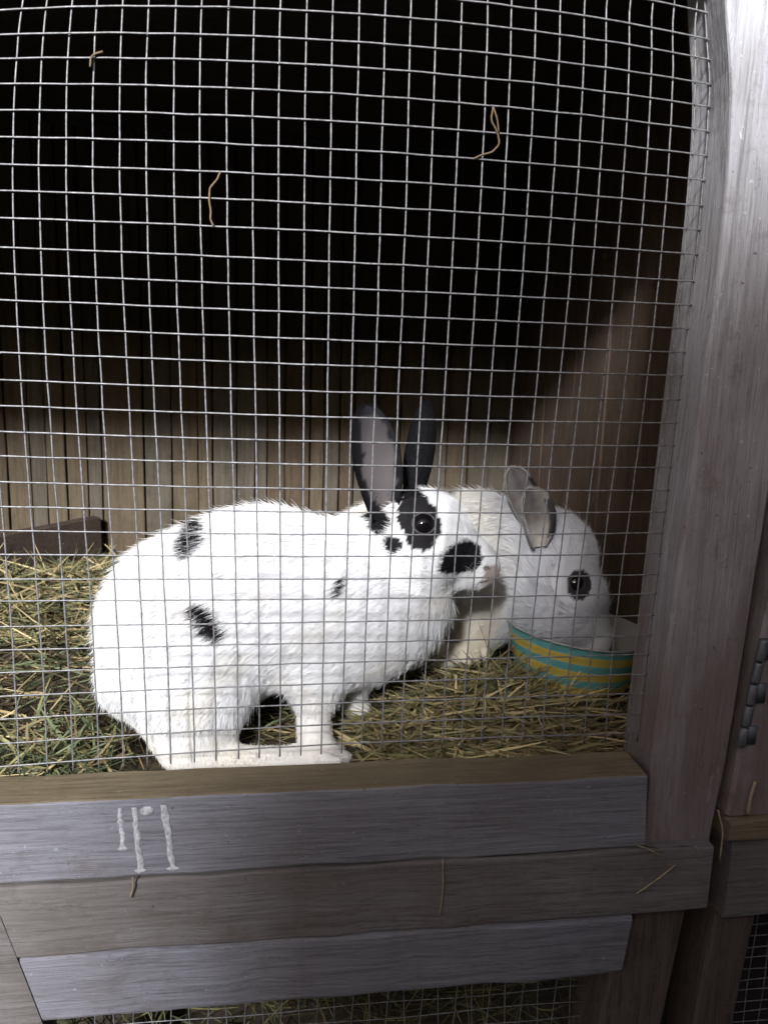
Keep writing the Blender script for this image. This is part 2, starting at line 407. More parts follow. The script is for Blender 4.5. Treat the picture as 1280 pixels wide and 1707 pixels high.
# hinge: five knuckles and two leaves on the edge of the stile
hz = [(.113, .093), (.092, .073), (.072, .053), (.052, .033), (.032, .014)]
hin = None
for k, (za, zb) in enumerate(hz):
    zc = (za + zb) / 2; xa = .3480 + (zc - .02) * .10
    secs = []
    for z in (zb + .0006, zb + .0016, za - .0016, za - .0006):
        r = .0042 if z in (zb + .0016, za - .0016) else .0038
        xx = .3480 + (z - .02) * .10
        secs.append([(xx + r * math.cos(t), -.0375 + r * math.sin(t), z) for t in [2 * math.pi * q / 12 for q in range(12)]])
    V, F = sweep(secs)
    xl = xa + .003 if k % 2 == 0 else xa - .012
    xr = xa + .014 if k % 2 == 0 else xa - .003
    V2, F2 = sweep([[(xl, -.0365, z), (xr, -.0365, z), (xr, -.0345, z), (xl, -.0345, z)] for z in (zb + .0006, za - .0006)])
    V, F = merge([(V, F), (V2, F2)]) if k % 2 == 0 else (V, F)
    me = mesh_of('hinge', V, F); fix_normals(me)
    if hin is None: hin = put('hinge', me, M_hinge, nb); hin['label'] = 'dull steel butt hinge on the door edge'
    else: put('knuckle', me, M_hinge, hin)

# ------------------------------------------------------------------ dark plank lying in the back left of the hutch
p0 = np.array([-.58, .57]); p1 = np.array([-.376, .792]); d = (p1 - p0) / np.linalg.norm(p1 - p0); nrm = np.array([-d[1], d[0]])
secs = []
for k in range(9):
    c = p0 + (p1 - p0) * k / 8; z1 = .050 + .008 * k / 8 + .0008 * math.sin(k * 2)
    q = [c - nrm * .011, c + nrm * .011]
    secs.append([(*q[0], -.033), (*q[1], -.033), (*q[1], z1 - .002), (*(q[1] - nrm * .002), z1), (*(q[0] + nrm * .002), z1), (*q[0], z1 - .002)])
V, F = sweep(secs); me = mesh_of('dark_plank', V, F); fix_normals(me)
tag(put('dark_plank', me, M_darkx, smooth=False), 'dark brown plank on edge in the hay by the back wall', 'plank')

# ------------------------------------------------------------------ food bowl
bm_, bt_, bp_ = new_mat('bowl_enamel'); 
a = N(bt_, 'ShaderNodeAttribute', attribute_name='Col'); bt_.links.new(a.outputs['Color'], bp_.inputs['Base Color']); bp_.inputs['Roughness'].default_value = .35
TEAL = (.11, .33, .34); YEL = (.48, .37, .08); CREAM = (.27, .27, .27)
H = .060
prof = [(.066, 0.0, TEAL)]
bands = [(.000, .006, TEAL), (.006, .0155, YEL), (.0155, .0255, TEAL), (.0255, .035, YEL), (.035, .0455, TEAL), (.0455, .0, YEL)]
stripes = [(0, .009, YEL), (.009, .018, TEAL), (.018, .0285, YEL), (.0285, .038, TEAL), (.038, .0485, YEL), (.0485, .0585, TEAL)]
for za, zb, c in stripes:
    for q in range(4):
        z = za + (zb - za) * q / 3
        prof.append((.066 + .020 * (z / H) ** 1.3, z + (.00005 if q == 0 else 0), c))
prof += [(.0862, .0587, CREAM), (.0866, .0597, CREAM), (.0858, .0606, CREAM), (.0845, .0603, CREAM), (.0828, .058, CREAM)]
for q in range(1, 7): prof.append((.0825 - .028 * (q / 6) ** 1.1, .058 - .048 * q / 6, CREAM))
prof.append((.0005, .0095, CREAM))
NS = 72; V = []; F = []; cols = []
for r, z, c in prof:
    for s in range(NS):
        t = 2 * math.pi * s / NS; V.append((r * math.cos(t), r * math.sin(t), z)); cols.append((*c, 1))
for k in range(len(prof) - 1):
    for s in range(NS):
        s2 = (s + 1) % NS; F.append((k * NS + s, k * NS + s2, (k + 1) * NS + s2, (k + 1) * NS + s))
F.append(tuple(range(NS - 1, -1, -1)))
me = mesh_of('food_bowl', V, F); at = me.attributes.new('Col', 'FLOAT_COLOR', 'POINT'); at.data.foreach_set('color', np.array(cols, np.float32).ravel())
bowl = put('food_bowl', me, bm_); bowl.location = (.287, .206, -.0165); bowl.rotation_euler = (0, math.radians(5.0), 0)
tag(bowl, 'turquoise and yellow striped food bowl by the right wall', 'bowl')
BOWL = (.291, .207)

# ------------------------------------------------------------------ rabbits: one continuous body each (signed distance field -> surface nets)
class Body:
    def __init__(self): self.p = []
    def ell(self, c, r, k=.02): self.p.append(('e', np.array(c, float), np.array(r, float), k))
    def cone(self, a, b, ra, rb, k=.015, sy=1.0): self.p.append(('c', np.array(a, float), np.array(b, float), ra, rb, sy, k))
    def f(self, P):
        D = None
        for q in self.p:
            if q[0] == 'e':
                v = (P - q[1]) / q[2]; k0 = np.sqrt((v * v).sum(-1)); w = v / q[2]; k1 = np.sqrt((w * w).sum(-1)) + 1e-9
                d = k0 * (k0 - 1) / k1; k = q[3]
            else:
                _, a_, b_, ra, rb, sy, k = q
                S = np.array([1, 1 / sy, 1]); pa = (P - a_) * S; ba = (b_ - a_) * S
                t = np.clip((pa @ ba) / (ba @ ba), 0, 1); dd = pa - t[..., None] * ba
                d = (np.sqrt((dd * dd).sum(-1)) - (ra + (rb - ra) * t)) * (sy if sy < 1 else 1)
            if D is None: D = d
            else:
                h = np.clip(.5 + .5 * (D - d) / k, 0, 1); D = D + (d - D) * h - k * h * (1 - h)
        return D
    def grad(self, P, e=.0012):
        g = np.stack([self.f(P + np.eye(3)[k] * e) - self.f(P - np.eye(3)[k] * e) for k in range(3)], -1)
        return g / (np.linalg.norm(g, axis=-1, keepdims=True) + 1e-9)
    def march(self, px, py):
        d = ray(px, py); d = d / np.linalg.norm(d); t = .45
        for _ in range(160):
            s = float(self.f((CAM + d * t)[None])[0])
            if s < .0002: break
            t += max(s * .7, .0003)
            if t > 2: return None
        return CAM + d * t
    def surface(self, h):
        lo = np.min([np.minimum(q[1], q[2]) - max(q[3], q[4]) if q[0] == 'c' else q[1] - q[2] for q in self.p], 0) - 3 * h
        hi = np.max([np.maximum(q[1], q[2]) + max(q[3], q[4]) if q[0] == 'c' else q[1] + q[2] for q in self.p], 0) + 3 * h
        n = np.ceil((hi - lo) / h).astype(int) + 1
        gx, gy, gz = [lo[k] + h * np.arange(n[k]) for k in range(3)]
        P = np.stack(np.meshgrid(gx, gy, gz, indexing='ij'), -1).reshape(-1, 3)
        D = np.concatenate([self.f(c) for c in np.array_split(P, 24)]).reshape(n)
        s = D < 0
        nx, ny, nz = n - 1
        cs = [(a_, b_, c_) for a_ in (0, 1) for b_ in (0, 1) for c_ in (0, 1)]
        cnt = sum(s[a_:a_ + nx, b_:b_ + ny, c_:c_ + nz].astype(int) for a_, b_, c_ in cs)
        act = (cnt > 0) & (cnt < 8); idx = -np.ones((nx, ny, nz), int); idx[act] = np.arange(act.sum())
        I = np.argwhere(act); acc = np.zeros((len(I), 3)); num = np.zeros(len(I))
        for a_ in cs:
            for ax in range(3):
                if a_[ax]: continue
                b_ = list(a_); b_[ax] = 1
                da = D[I[:, 0] + a_[0], I[:, 1] + a_[1], I[:, 2] + a_[2]]; db = D[I[:, 0] + b_[0], I[:, 1] + b_[1], I[:, 2] + b_[2]]
                m = (da < 0) != (db < 0); t = np.where(m, da / (da - db + 1e-12), 0)
                q = np.array(a_, float)[None] + t[:, None] * np.eye(3)[ax]
                acc += np.where(m[:, None], q, 0); num += m
        V = lo + h * (I + acc / num[:, None])
        F = []
        for ax in range(3):
            o = [k for k in range(3) if k != ax]
            sl0 = [slice(1, nx), slice(1, ny), slice(1, nz)]
            a0 = [slice(None)] * 3
            A = s; lo_s = [slice(1, n[k] - 1) for k in range(3)]; hi_s = list(lo_s)
            lo_s[ax] = slice(0, n[ax] - 1); hi_s[ax] = slice(1, n[ax])
            ch = A[tuple(lo_s)] != A[tuple(hi_s)]
            E_ = np.argwhere(ch); base = E_.copy()
            for k in o: base[:, k] += 1
            ins = A[base[:, 0], base[:, 1], base[:, 2]]
            def cell(du, dv):
                c = base.copy(); c[:, o[0]] -= du; c[:, o[1]] -= dv; return idx[c[:, 0], c[:, 1], c[:, 2]]
            q = np.stack([cell(1, 1), cell(0, 1), cell(0, 0), cell(1, 0)], 1)
            flip = ins if ax != 1 else ~ins
            q[~flip] = q[~flip][:, ::-1]
            F.append(q[(q >= 0).all(1)])
        return V, np.concatenate(F)

def ear(base, tip, side, opn, w, A0=1.5, A1=.75, bend=0.0, th=.0016, nu=26, nv=15, wbase=.55, wmax=.45):
    """cupped leaf with an outer and an inner skin; returns V, F, flags (1 = inner skin), u, v"""
    base, tip, side, opn = map(lambda q: np.array(q, float), (base, tip, side, opn))
    ax = tip - base; L = np.linalg.norm(ax); ax /= L
    side = side - ax * (side @ ax); side /= np.linalg.norm(side); opn = opn - ax * (opn @ ax) - side * (opn @ side); opn /= np.linalg.norm(opn)
    V = []; fl = []; uv = []
    for layer in (0, 1):
        for a_ in range(nu + 1):
            u = a_ / nu
            wid = w * (wbase + (1 - wbase) * math.sin(min(1, u / wmax) * math.pi / 2)) if u < wmax else w * math.sqrt(max(0, 1 - ((u - wmax) / (1 - wmax)) ** 1.9))
            wid = max(wid, w * .015)
            A = A0 + (A1 - A0) * min(1, u * 1.25); r = wid / math.sin(min(A, 1.57))
            c = base + ax * L * u + opn * bend * (u * u)
            for b_ in range(nv + 1):
                v = -1 + 2 * b_ / nv; ang = v * A; n_ = side * math.sin(ang) - opn * math.cos(ang)
                p = c + side * r * math.sin(ang) + opn * (r * (1 - math.cos(ang)))
                p = p + n_ * (th * (1 if layer == 0 else -.2) * (1 - abs(v) ** 6))
                V.append(p); fl.append(layer); uv.append((u, v))
    F = []; st = nv + 1; off = (nu + 1) * st
    for layer in (0, 1):
        for a_ in range(nu):
            for b_ in range(nv):
                q = [layer * off + a_ * st + b_, layer * off + a_ * st + b_ + 1, layer * off + (a_ + 1) * st + b_ + 1, layer * off + (a_ + 1) * st + b_]
                F.append(q if layer else q[::-1])
    for a_ in range(nu):
        for b_ in (0, nv): F.append([a_ * st + b_, (a_ + 1) * st + b_, off + (a_ + 1) * st + b_, off + a_ * st + b_])
    return np.array(V), F, np.array(fl), np.array(uv)

def fur_obj(name, roots, dirs, nrm, length, radius, cols, parent):
    n = len(roots); K = 4
    bend = rng.normal(0, .11, (n, 3))
    d0 = dirs + rng.normal(0, .10, (n, 3)); d0 /= np.linalg.norm(d0, axis=1, keepdims=True)
    P = np.zeros((n, K, 3)); P[:, 0] = roots - nrm * .0006
    cur = d0.copy()
    for k in range(1, K):
        P[:, k] = P[:, k - 1] + cur * (length / (K - 1))[:, None]
        cur = cur + bend * .35 - nrm * .12; cur /= np.linalg.norm(cur, axis=1, keepdims=True)
    hc = bpy.data.hair_curves.new(name); hc.add_curves([K] * n)
    hc.attributes['position'].data.foreach_set('vector', P.astype(np.float32).ravel())
    ra = hc.attributes.get('radius') or hc.attributes.new('radius', 'FLOAT', 'POINT')
    prof = np.array([1, .95, .7, .12]); ra.data.foreach_set('value', (radius[:, None] * prof[None]).astype(np.float32).ravel())
    ca = hc.attributes.new('Col', 'FLOAT_COLOR', 'CURVE'); ca.data.foreach_set('color', np.concatenate([cols, np.ones((n, 1))], 1).astype(np.float32).ravel())
    hc.materials.append(M_fur)
    o = bpy.data.objects.new(name, hc); COL.objects.link(o); o.parent = parent; o.matrix_parent_inverse = Matrix.Translation(-Vector(parent.location))
    return o

def sample_tris(V, F, count, wfun=None):
    T = np.concatenate([F[:, [0, 1, 2]], F[:, [0, 2, 3]]]); a_, b_, c_ = V[T[:, 0]], V[T[:, 1]], V[T[:, 2]]
    ar = np.linalg.norm(np.cross(b_ - a_, c_ - a_), axis=1)
    if wfun is not None: ar = ar * wfun((a_ + b_ + c_) / 3)
    t = rng.choice(len(T), count, p=ar / ar.sum()); r1 = np.sqrt(rng.random(count)); r2 = rng.random(count)
    return (1 - r1)[:, None] * a_[t] + (r1 * (1 - r2))[:, None] * b_[t] + (r1 * r2)[:, None] * c_[t]

BLACK = np.array([.012, .011, .013]); WHITE = np.array([.86, .86, .875]); CRM = np.array([.80, .73, .60])
def ell2(P, c, rx, rz, ang, amp=0.0):
    """elliptical distance in the x-z plane round the point c"""
    dx = P[:, 0] - c[0]; dz = P[:, 2] - c[2]; ca, sa = math.cos(ang), math.sin(ang)
    u = (dx * ca + dz * sa) / rx; v = (-dx * sa + dz * ca) / rz
    return np.sqrt(u * u + v * v)

def build_rabbit(name, label, body, ears, colour, flow, flen, eye_px, eye_r, nhair, muzzle, lid=None, wfun=None, group='rabbits in the hutch'):
    V, F = body.surface(.0032)
    VV = [V]; FF = [F.tolist()]; off = len(V)
    root_c = (float(V[:, 0].mean()), float(V[:, 1].mean()), float(V[:, 2].min()))
    cols = [colour(V, True)]
    ear_hair = []
    for e in ears:
        ev, ef, fl, uv = ear(*e['args'], **e.get('kw', {}))
        VV.append(ev); FF.append([[i + off for i in q] for q in ef]); off += len(ev)
        cols.append(e['col'](ev, fl, uv)); ear_hair.append((ev, np.array(ef), fl, uv, e))
    allV = np.concatenate(VV); allF = [q for f in FF for q in f]
    me = mesh_of(name, allV, allF)
    C = np.concatenate(cols); at = me.attributes.new('Col', 'FLOAT_COLOR', 'POINT'); at.data.foreach_set('color', np.concatenate([C, np.ones((len(C), 1))], 1).astype(np.float32).ravel())
    o = put(name, me, M_skin)
    me.transform(Matrix.Translation((-root_c[0], -root_c[1], -root_c[2]))); o.location = root_c
    tag(o, label, 'rabbit', group)
    # coat
    R = sample_tris(V, F, nhair, wfun); nr = body.grad(R); c = colour(R)
    fl_ = flow(R, nr); fl_ = fl_ - nr * (fl_ * nr).sum(1, keepdims=True); fl_ /= (np.linalg.norm(fl_, axis=1, keepdims=True) + 1e-6)
    L = flen(R) * rng.uniform(.65, 1.25, nhair); lift = rng.uniform(.12, .32, nhair)
    gd = rng.random(nhair) < .07; L = np.where(gd, L * rng.uniform(1.2, 1.7, nhair), L); lift = np.where(gd, rng.uniform(.35, .75, nhair), lift)   # guard hairs
    D = fl_ + nr * lift[:, None]
    keep = np.ones(nhair, bool)
    if eye_px is not None:
        ep = body.march(*eye_px); en = body.grad(ep[None])[0]
        keep &= np.linalg.norm(R - ep, axis=1) > eye_r * 1.12
        L = np.where(np.linalg.norm(R - ep, axis=1) < eye_r * 2.8, np.minimum(L, .0065) * .5, L)
    c = c * rng.uniform(.93, 1.05, (nhair, 1)); c = np.clip(c, 0, .93)
    fur_obj('fur', R[keep], D[keep], nr[keep], L[keep], rng.uniform(.00009, .00015, nhair)[keep], c[keep], o)
    # short fur on the backs and rims of the ears
    er, ed, en_, el, ec = [], [], [], [], []
    for ev, ef, fl, uv, e in ear_hair:
        nq = e.get('hair', 5000); nlay = len(ef)
        pts = ev[ef]; m = pts.mean(1); fi = rng.choice(nlay, nq); w = rng.dirichlet([1, 1, 1, 1], nq)
        p = (pts[fi] * w[..., None]).sum(1); n_ = np.cross(pts[fi, 1] - pts[fi, 0], pts[fi, 3] - pts[fi, 0]); n_ /= np.linalg.norm(n_, axis=1, keepdims=True) + 1e-9
        inner = fl[ef[fi, 0]] == 1; u = uv[ef[fi, 0], 0]; v = np.abs(uv[ef[fi, 0], 1])
        k = (~inner) | (v > .72) | (u < .22)
        axd = np.array(e['args'][1], float) - np.array(e['args'][0], float); axd /= np.linalg.norm(axd)
        d_ = axd[None] + n_ * .25 + rng.normal(0, .1, (nq, 3))
        er.append(p[k]); ed.append(d_[k]); en_.append(n_[k]); el.append(rng.uniform(.002, .0042, k.sum())); ec.append(e['hcol'](u[k], uv[ef[fi, 0], 1][k], inner[k]))
    if er:
        fur_obj('ear_fur', np.concatenate(er), np.concatenate(ed), np.concatenate(en_), np.concatenate(el), np.full(sum(map(len, er)), .00013), np.concatenate(ec), o)
    # eye
    if eye_px is not None:
        bm = bmesh.new(); bmesh.ops.create_uvsphere(bm, u_segments=28, v_segments=18, radius=eye_r)
        em = bpy.data.meshes.new('eye'); bm.to_mesh(em); bm.free()
        em.transform(Matrix.Translation(Vector(ep - en * eye_r * .50)))
        put('eye', em, M_eye, o)
        t1 = np.cross(en, [0, 0, 1]); t1 /= np.linalg.norm(t1); t2 = np.cross(t1, en)
        ring = []
        for k in range(33):
            a_ = 2 * math.pi * k / 32; rr = eye_r * .98
            ring.append(ep + en * (eye_r * .10) + t1 * rr * 1.04 * math.cos(a_) + t2 * rr * .93 * math.sin(a_))
        Vv, Ff = tube(ring, eye_r * .075, 6, [.45 + .55 * abs(math.cos(2 * math.pi * k / 32)) for k in range(33)]); put('eyelid', mesh_of('eyelid', Vv, Ff), lid, o)
    # whiskers
    if muzzle is not None:
        mp = body.march(*muzzle); n_ = body.grad(mp[None])[0]; ws = []
        for k in range(12):
            s = mp + rng.normal(0, .004, 3); d_ = n_ * .8 + np.array([rng.uniform(-.7, .5), 0, rng.uniform(-.7, .35)]); d_ /= np.linalg.norm(d_); L_ = rng.uniform(.022, .04)
            ws.append(tube([s + d_ * L_ * q / 5 + np.array([0, 0, -.008]) * (q / 5) ** 2 for q in range(6)], .00009, 3, [1, .9, .75, .6, .45, .2]))
        Vv, Ff = merge(ws); put('whiskers', mesh_of('whiskers', Vv, Ff), plain('whisker', (.8, .8, .8), .5), o)
    return o

def PX(body, kind, *a): pass
def B_ell(b, px, py, y, rx, rz, ry, k=.02):
    p = W(px, py, y); s = scale_at(p); b.ell(p, (rx * s, ry, rz * s), k)
def B_cone(b, a, c, ra, rc, k=.012, sy=1.0):
    pa, pc = W(*a), W(*c); b.cone(pa, pc, ra * scale_at(pa), rc * scale_at(pc), k, sy)

# ---- rabbit one: white with black spots, in profile near the mesh
def B_ell1(px, py, y, *a): B_ell(r1, px, py, y + DY, *a)
def B_cone1(a, c, *r): B_cone(r1, (a[0], a[1], a[2] + DY), (c[0], c[1], c[2] + DY), *r)
r1 = Body(); DY = .012
Y = .108
B_ell1(325, 1045, Y, 154, 158, .072, .02)          # rump
B_ell1(440, 990, Y, 150, 145, .068, .04)           # loin
B_ell1(585, 1018, Y, 138, 126, .063, .04)          # ribs
B_ell1(664, 996, Y, 82, 80, .048, .03)     # chest
B_ell1(326, 1130, .058, 92, 92, .036, .018)         # near thigh
B_ell1(332, 1202, .054, 64, 86, .030, .03)         # near knee / shank
B_ell1(326, 1130, .155, 92, 92, .034, .03)
B_ell1(331, 1200, .155, 60, 70, .028, .03)
B_cone1((300, 1264, .038), (548, 1266, .034), 23, 20, .012)   # near hind foot
for ty, tx in ((.022, 562), (.030, 568), (.038, 566)): B_cone1((540, 1266, ty), (tx, 1270, ty - .001), 12, 9, .003)   # toes
for ty, tx in ((.036, 574), (.045, 582), (.053, 578)): B_cone1((555, 1261, ty), (tx, 1265, ty), 12, 9, .003)
B_cone1((310, 1235, .160), (520, 1232, .160), 19, 16, .012)
B_cone1((526, 1130, .075), (523, 1212, .058), 47, 22, .025)
B_cone1((240, 1130, .078), (300, 1212, .060), 56, 46, .025)   # near foreleg
B_cone1((523, 1212, .058), (537, 1256, .048), 22, 19, .012)
B_cone1((532, 1260, .047), (560, 1262, .045), 19, 16, .008)
B_cone1((586, 1120, .120), (588, 1172, .118), 34, 23, .02)    # far foreleg
B_cone1((586, 1178, .118), (600, 1187, .114), 20, 17, .01)
B_ell1(224, 1140, .105, 50, 56, .030, .03)                     # tail
B_cone1((600, 965, .102), (680, 900, .096), 78, 62, .04, .9)   # neck
HY = .092
B_ell1(694, 884, HY, 68, 67, .040, .02)              # skull
B_cone1((722, 893, HY), (795, 941, HY), 66, 35, .015, .86)   # face
B_cone1((795, 937, HY), (815, 950, HY), 30, 16, .010, .8)    # nose
B_ell1(706, 932, HY - .012, 50, 46, .030, .02)       # cheek
B_cone1((722, 962, HY - .006), (798, 968, HY - .004), 27, 11, .010, .8)    # jaw

def spot(body, px, py, r, ang=0.0, stretch=1.0):
    p = body.march(px, py); s = scale_at(p); return (p, r * s * stretch, r * s, ang)
S1 = [spot(r1, 352, 1037, 17, -math.radians(50), 2.3),
      spot(r1, 327, 899, 18, math.radians(50), 1.5),
      spot(r1, 572, 977, 7, math.radians(70), 2.3),
      spot(r1, 657, 909, 13.5),
      spot(r1, 698, 864, 32, 0, 1.05), spot(r1, 709, 880, 28, 0, 1.0), spot(r1, 702, 897, 22, 0, 1.1),
      spot(r1, 772, 930, 27, -math.radians(8), 1.35), spot(r1, 752, 944, 13, 0, 1.5)]
earp = spot(r1, 632, 868, 16, math.radians(80), 1.3)
earq = spot(r1, 690, 822, 20, 0, 1.0)
nose_p = r1.march(822, 958)
back_streak = spot(r1, 332, 876, 6, math.radians(35), 2.6)
marks = [spot(r1, 812, 946, 3.2, -math.radians(40), 2.2), spot(r1, 806, 970, 1.8, math.radians(15), 7)]
def col1(P, solid=False):
    c = np.tile(WHITE, (len(P), 1)); yc = .117
    jag = np.array([mnoise.noise(Vector(p * 160)) for p in P]) * .14 if len(P) < 400000 else 0
    blk = np.zeros(len(P)); rj = np.full(len(P), .42) if solid else rng.random(len(P))
    for n_s, s in enumerate(S1 + [earp, earq, back_streak]):
        e = ell2(P, *s) + jag; w_ = np.clip((1.12 - e) / .20, 0, 1); full = .86 if (not solid and n_s in (1, len(S1) + 2)) else 1.0
        blk = np.maximum(blk, np.where(rj < w_ * full, 1.0, w_ * .35) * (w_ > 0) * (P[:, 1] < yc + .02))
    # far side carries spots of its own
    for (x, z, a_) in ((-.2, .12, .03), (-.12, .06, .02), (-.03, .14, .025)):
        blk = np.maximum(blk, ((np.hypot(P[:, 0] - x, P[:, 2] - z) < a_) & (P[:, 1] > .13)) * 1.0)
    nd = np.linalg.norm(P - nose_p, axis=1); m = nd < .0105; c[m] = np.array([.48, .385, .36])
    for q in marks: c[(ell2(P, *q) < 1) & (P[:, 1] < yc)] = np.array([.10, .075, .07])
    low = np.clip((.018 - P[:, 2]) / .03, 0, 1)[:, None] * .55
    c = c * (1 - low) + np.array([.78, .73, .64]) * low
    dirt = np.array([mnoise.noise(Vector(p * 22)) for p in P])
    c = c * (1 - np.clip(dirt - .15, 0, .5)[:, None] * np.array([.10, .14, .24]))
    return c * (1 - blk[:, None]) + BLACK * blk[:, None]
head_c = W(700, 890, HY + DY); nose_tip = W(828, 955, HY + DY)
def flow1(P, n_):
    f = np.tile(np.array([-1.0, 0, -.45]), (len(P), 1))
    leg = np.clip((.05 - P[:, 2]) / .05, 0, 1)[:, None]; f = f * (1 - leg) + np.array([-.1, 0, -1.0]) * leg
    hd = np.clip(1 - (np.linalg.norm((P - head_c) * np.array([1, .9, 1.0]), axis=1) - .055) / .02, 0, 1)[:, None]
    g = P - nose_tip; g /= np.linalg.norm(g, axis=1, keepdims=True) + 1e-6
    return f * (1 - hd) + g * hd
def flen1(P):
    L = np.full(len(P), .0115)
    L = np.where(P[:, 2] < .06, .0085, L); L = np.where(P[:, 2] < .012, .0042, L)
    hd = np.linalg.norm(P - head_c, axis=1) < .062; L = np.where(hd, .0065, L)
    L = np.where(np.linalg.norm(P - nose_tip, axis=1) < .05, .0042, L); L = np.where(np.linalg.norm(P - nose_tip, axis=1) < .022, .0022, L)
    return L
def earcol_black(ev, fl, uv):
    c = np.tile(np.array([.008, .0075, .0095]), (len(ev), 1))
    v = uv[:, 1]; nz = .12 * np.sin(uv[:, 0] * 19) * np.sin(uv[:, 0] * 7 + 1); shr = np.maximum(0, .3 - uv[:, 0]) * 1.6; inn = (fl == 1) & (v > -.42 + nz + shr) & (v < .74 + nz - shr) & (uv[:, 0] < .90) & (uv[:, 0] > .06)
    uu = np.clip((uv[:, 0] - .45) / .5, 0, 1)[:, None]; c = np.where(inn[:, None], np.array([.088, .077, .079]) * (1 - uu) + np.array([.03, .027, .03]) * uu, c); return c
def hcol_black(u, v, inner): return np.tile(np.array([.008, .0075, .0095]), (len(u), 1))
ears1 = [dict(args=(W(636, 866, .092), W(609, 676, .110), (1, .15, 0), (.42, -.9, 0), .0235), kw=dict(A0=1.45, A1=.85, bend=.002, wbase=.50, wmax=.52), col=earcol_black, hcol=hcol_black, hair=9000),
         dict(args=(W(688, 824, .117), W(712, 670, .134), (1, -.2, 0), (-.25, .95, 0), .0145), kw=dict(A0=1.4, A1=.9, bend=.002, wbase=.62, wmax=.45), col=earcol_black, hcol=hcol_black, hair=9000)]
rab1 = build_rabbit('spotted_rabbit', 'white rabbit with black spots and black upright ears standing side-on at the mesh', r1, ears1, col1, flow1, flen1, (706, 873), .0106, 330000, (780, 945), M_lid)

# ---- rabbit two: behind the first, head down in the bowl
r2 = Body()
Y2 = .285
B_ell(r2, 640, 962, Y2, 124, 124, .070, .02)
B_ell(r2, 730, 955, Y2, 120, 122, .066, .04)
B_ell(r2, 795, 935, Y2 - .01, 108, 112, .058, .04)
B_ell(r2, 800, 1000, Y2 - .02, 82, 84, .048, .03)
B_ell(r2, 640, 1040, Y2 - .05, 80, 70, .030, .03)
B_cone(r2, (690, 1096, .190), (785, 1092, .188), 21, 17, .012)
B_cone(r2, (772, 1020, .240), (772, 1075, .225), 36, 25, .02)
B_cone(r2, (772, 1080, .225), (800, 1092, .215), 22, 15, .012)
B_cone(r2, (760, 1020, .315), (770, 1080, .315), 34, 22, .02)
B_cone(r2, (830, 945, .255), (905, 925, .235), 88, 70, .03, .9)
B_ell(r2, 920, 925, .225, 66, 66, .040, .02)
B_cone(r2, (925, 938, .222), (958, 1003, .212), 66, 46, .015, .86)
B_cone(r2, (958, 1003, .210), (986, 1062, .205), 50, 34, .015, .9)
B_ell(r2, 915, 1000, .205, 62, 62, .034, .02)
B_ell(r2, 935, 1030, .200, 52, 44, .030, .02)
S2 = [spot(r2, 966, 975, 25, 0, .95)]
def col2(P, solid=False):
    head_shade = np.clip((P[:, 0:1] - .175) / .05, 0, 1); c = np.array([.74, .72, .68]) * (1 - head_shade) + WHITE * np.array([.64, .645, .68]) * head_shade  # head fur dimmed and bluish: its shade is painted into the coat colour
    jag = np.array([mnoise.noise(Vector(p * 160)) for p in P]) * .08
    low = np.clip((.085 - P[:, 2]) / .06, 0, 1)[:, None] * (P[:, 0:1] < .20) * .9
    c = c * (1 - low) + CRM * low
    blk = np.zeros(len(P), bool)
    for s in S2: blk |= (ell2(P, *s) + jag < 1) & (P[:, 1] < .225)
    c[blk] = np.array([.03, .028, .032]); return c
head2 = W(930, 940, .22); nose2 = W(968, 1070, .207)
def flow2(P, n_):
    f = np.tile(np.array([-1.0, 0, -.45]), (len(P), 1))
    hd = np.clip(1 - (np.linalg.norm(P - head2, axis=1) - .06) / .03, 0, 1)[:, None]
    g = P - nose2; g /= np.linalg.norm(g, axis=1, keepdims=True) + 1e-6
    return f * (1 - hd) + g * hd
def flen2(P):
    L = np.full(len(P), .011); L = np.where(P[:, 2] < .02, .005, L)
    L = np.where(np.linalg.norm(P - head2, axis=1) < .055, .0075, L); L = np.where(np.linalg.norm(P - nose2, axis=1) < .05, .004, L); return L
def earcol_grey(ev, fl, uv):
    c = np.tile(np.array([.26, .25, .25]), (len(ev), 1))
    k_ = np.clip(1 - np.abs(uv[:, 1] - .1) / .75, 0, 1)[:, None] * np.clip(uv[:, 0:1] * 2.6 - .75, 0, 1); lo_u = np.clip(1 - uv[:, 0:1] * 2.4, 0, 1); c = np.where((fl == 1)[:, None], (np.array([.22, .20, .19]) * (1 - lo_u) + np.array([.42, .39, .36]) * lo_u) * (1 - k_) + np.array([.075, .064, .066]) * k_, c)
    c = c * (1 + .35 * np.array([mnoise.noise(Vector(p * 140)) for p in ev]))[:, None]
    c[(uv[:, 1] > .72) & (uv[:, 0] > .15) & (uv[:, 0] < .8)] = np.array([.035, .032, .036])
    return c
def hcol_grey(u, v, inner):
    c = np.tile(np.array([.30, .29, .285]), (len(u), 1)); c[(v > .72) & (u > .15) & (u < .8)] = np.array([.03, .028, .03]); return c
ears2 = [dict(args=(W(892, 912, .186), W(880, 814, .200), (1, .25, .05), (-.35, -1, .1), .0205), kw=dict(A0=1.9, A1=1.1, bend=.004, wbase=.38, wmax=.58), col=earcol_grey, hcol=hcol_grey, hair=5000),
         dict(args=(W(893, 892, .222), W(848, 781, .240), (1, .0, .5), (.3, -1, .35), .0175), kw=dict(A0=1.6, A1=1.5, bend=.012, wbase=.45, wmax=.6), col=earcol_grey, hcol=hcol_grey, hair=5000)]
rab2 = build_rabbit('white_rabbit', 'white rabbit with black-ringed eye and grey ears eating from the bowl', r2, ears2, col2, flow2, flen2, (961, 972), .0098, 170000, None, M_lid2)

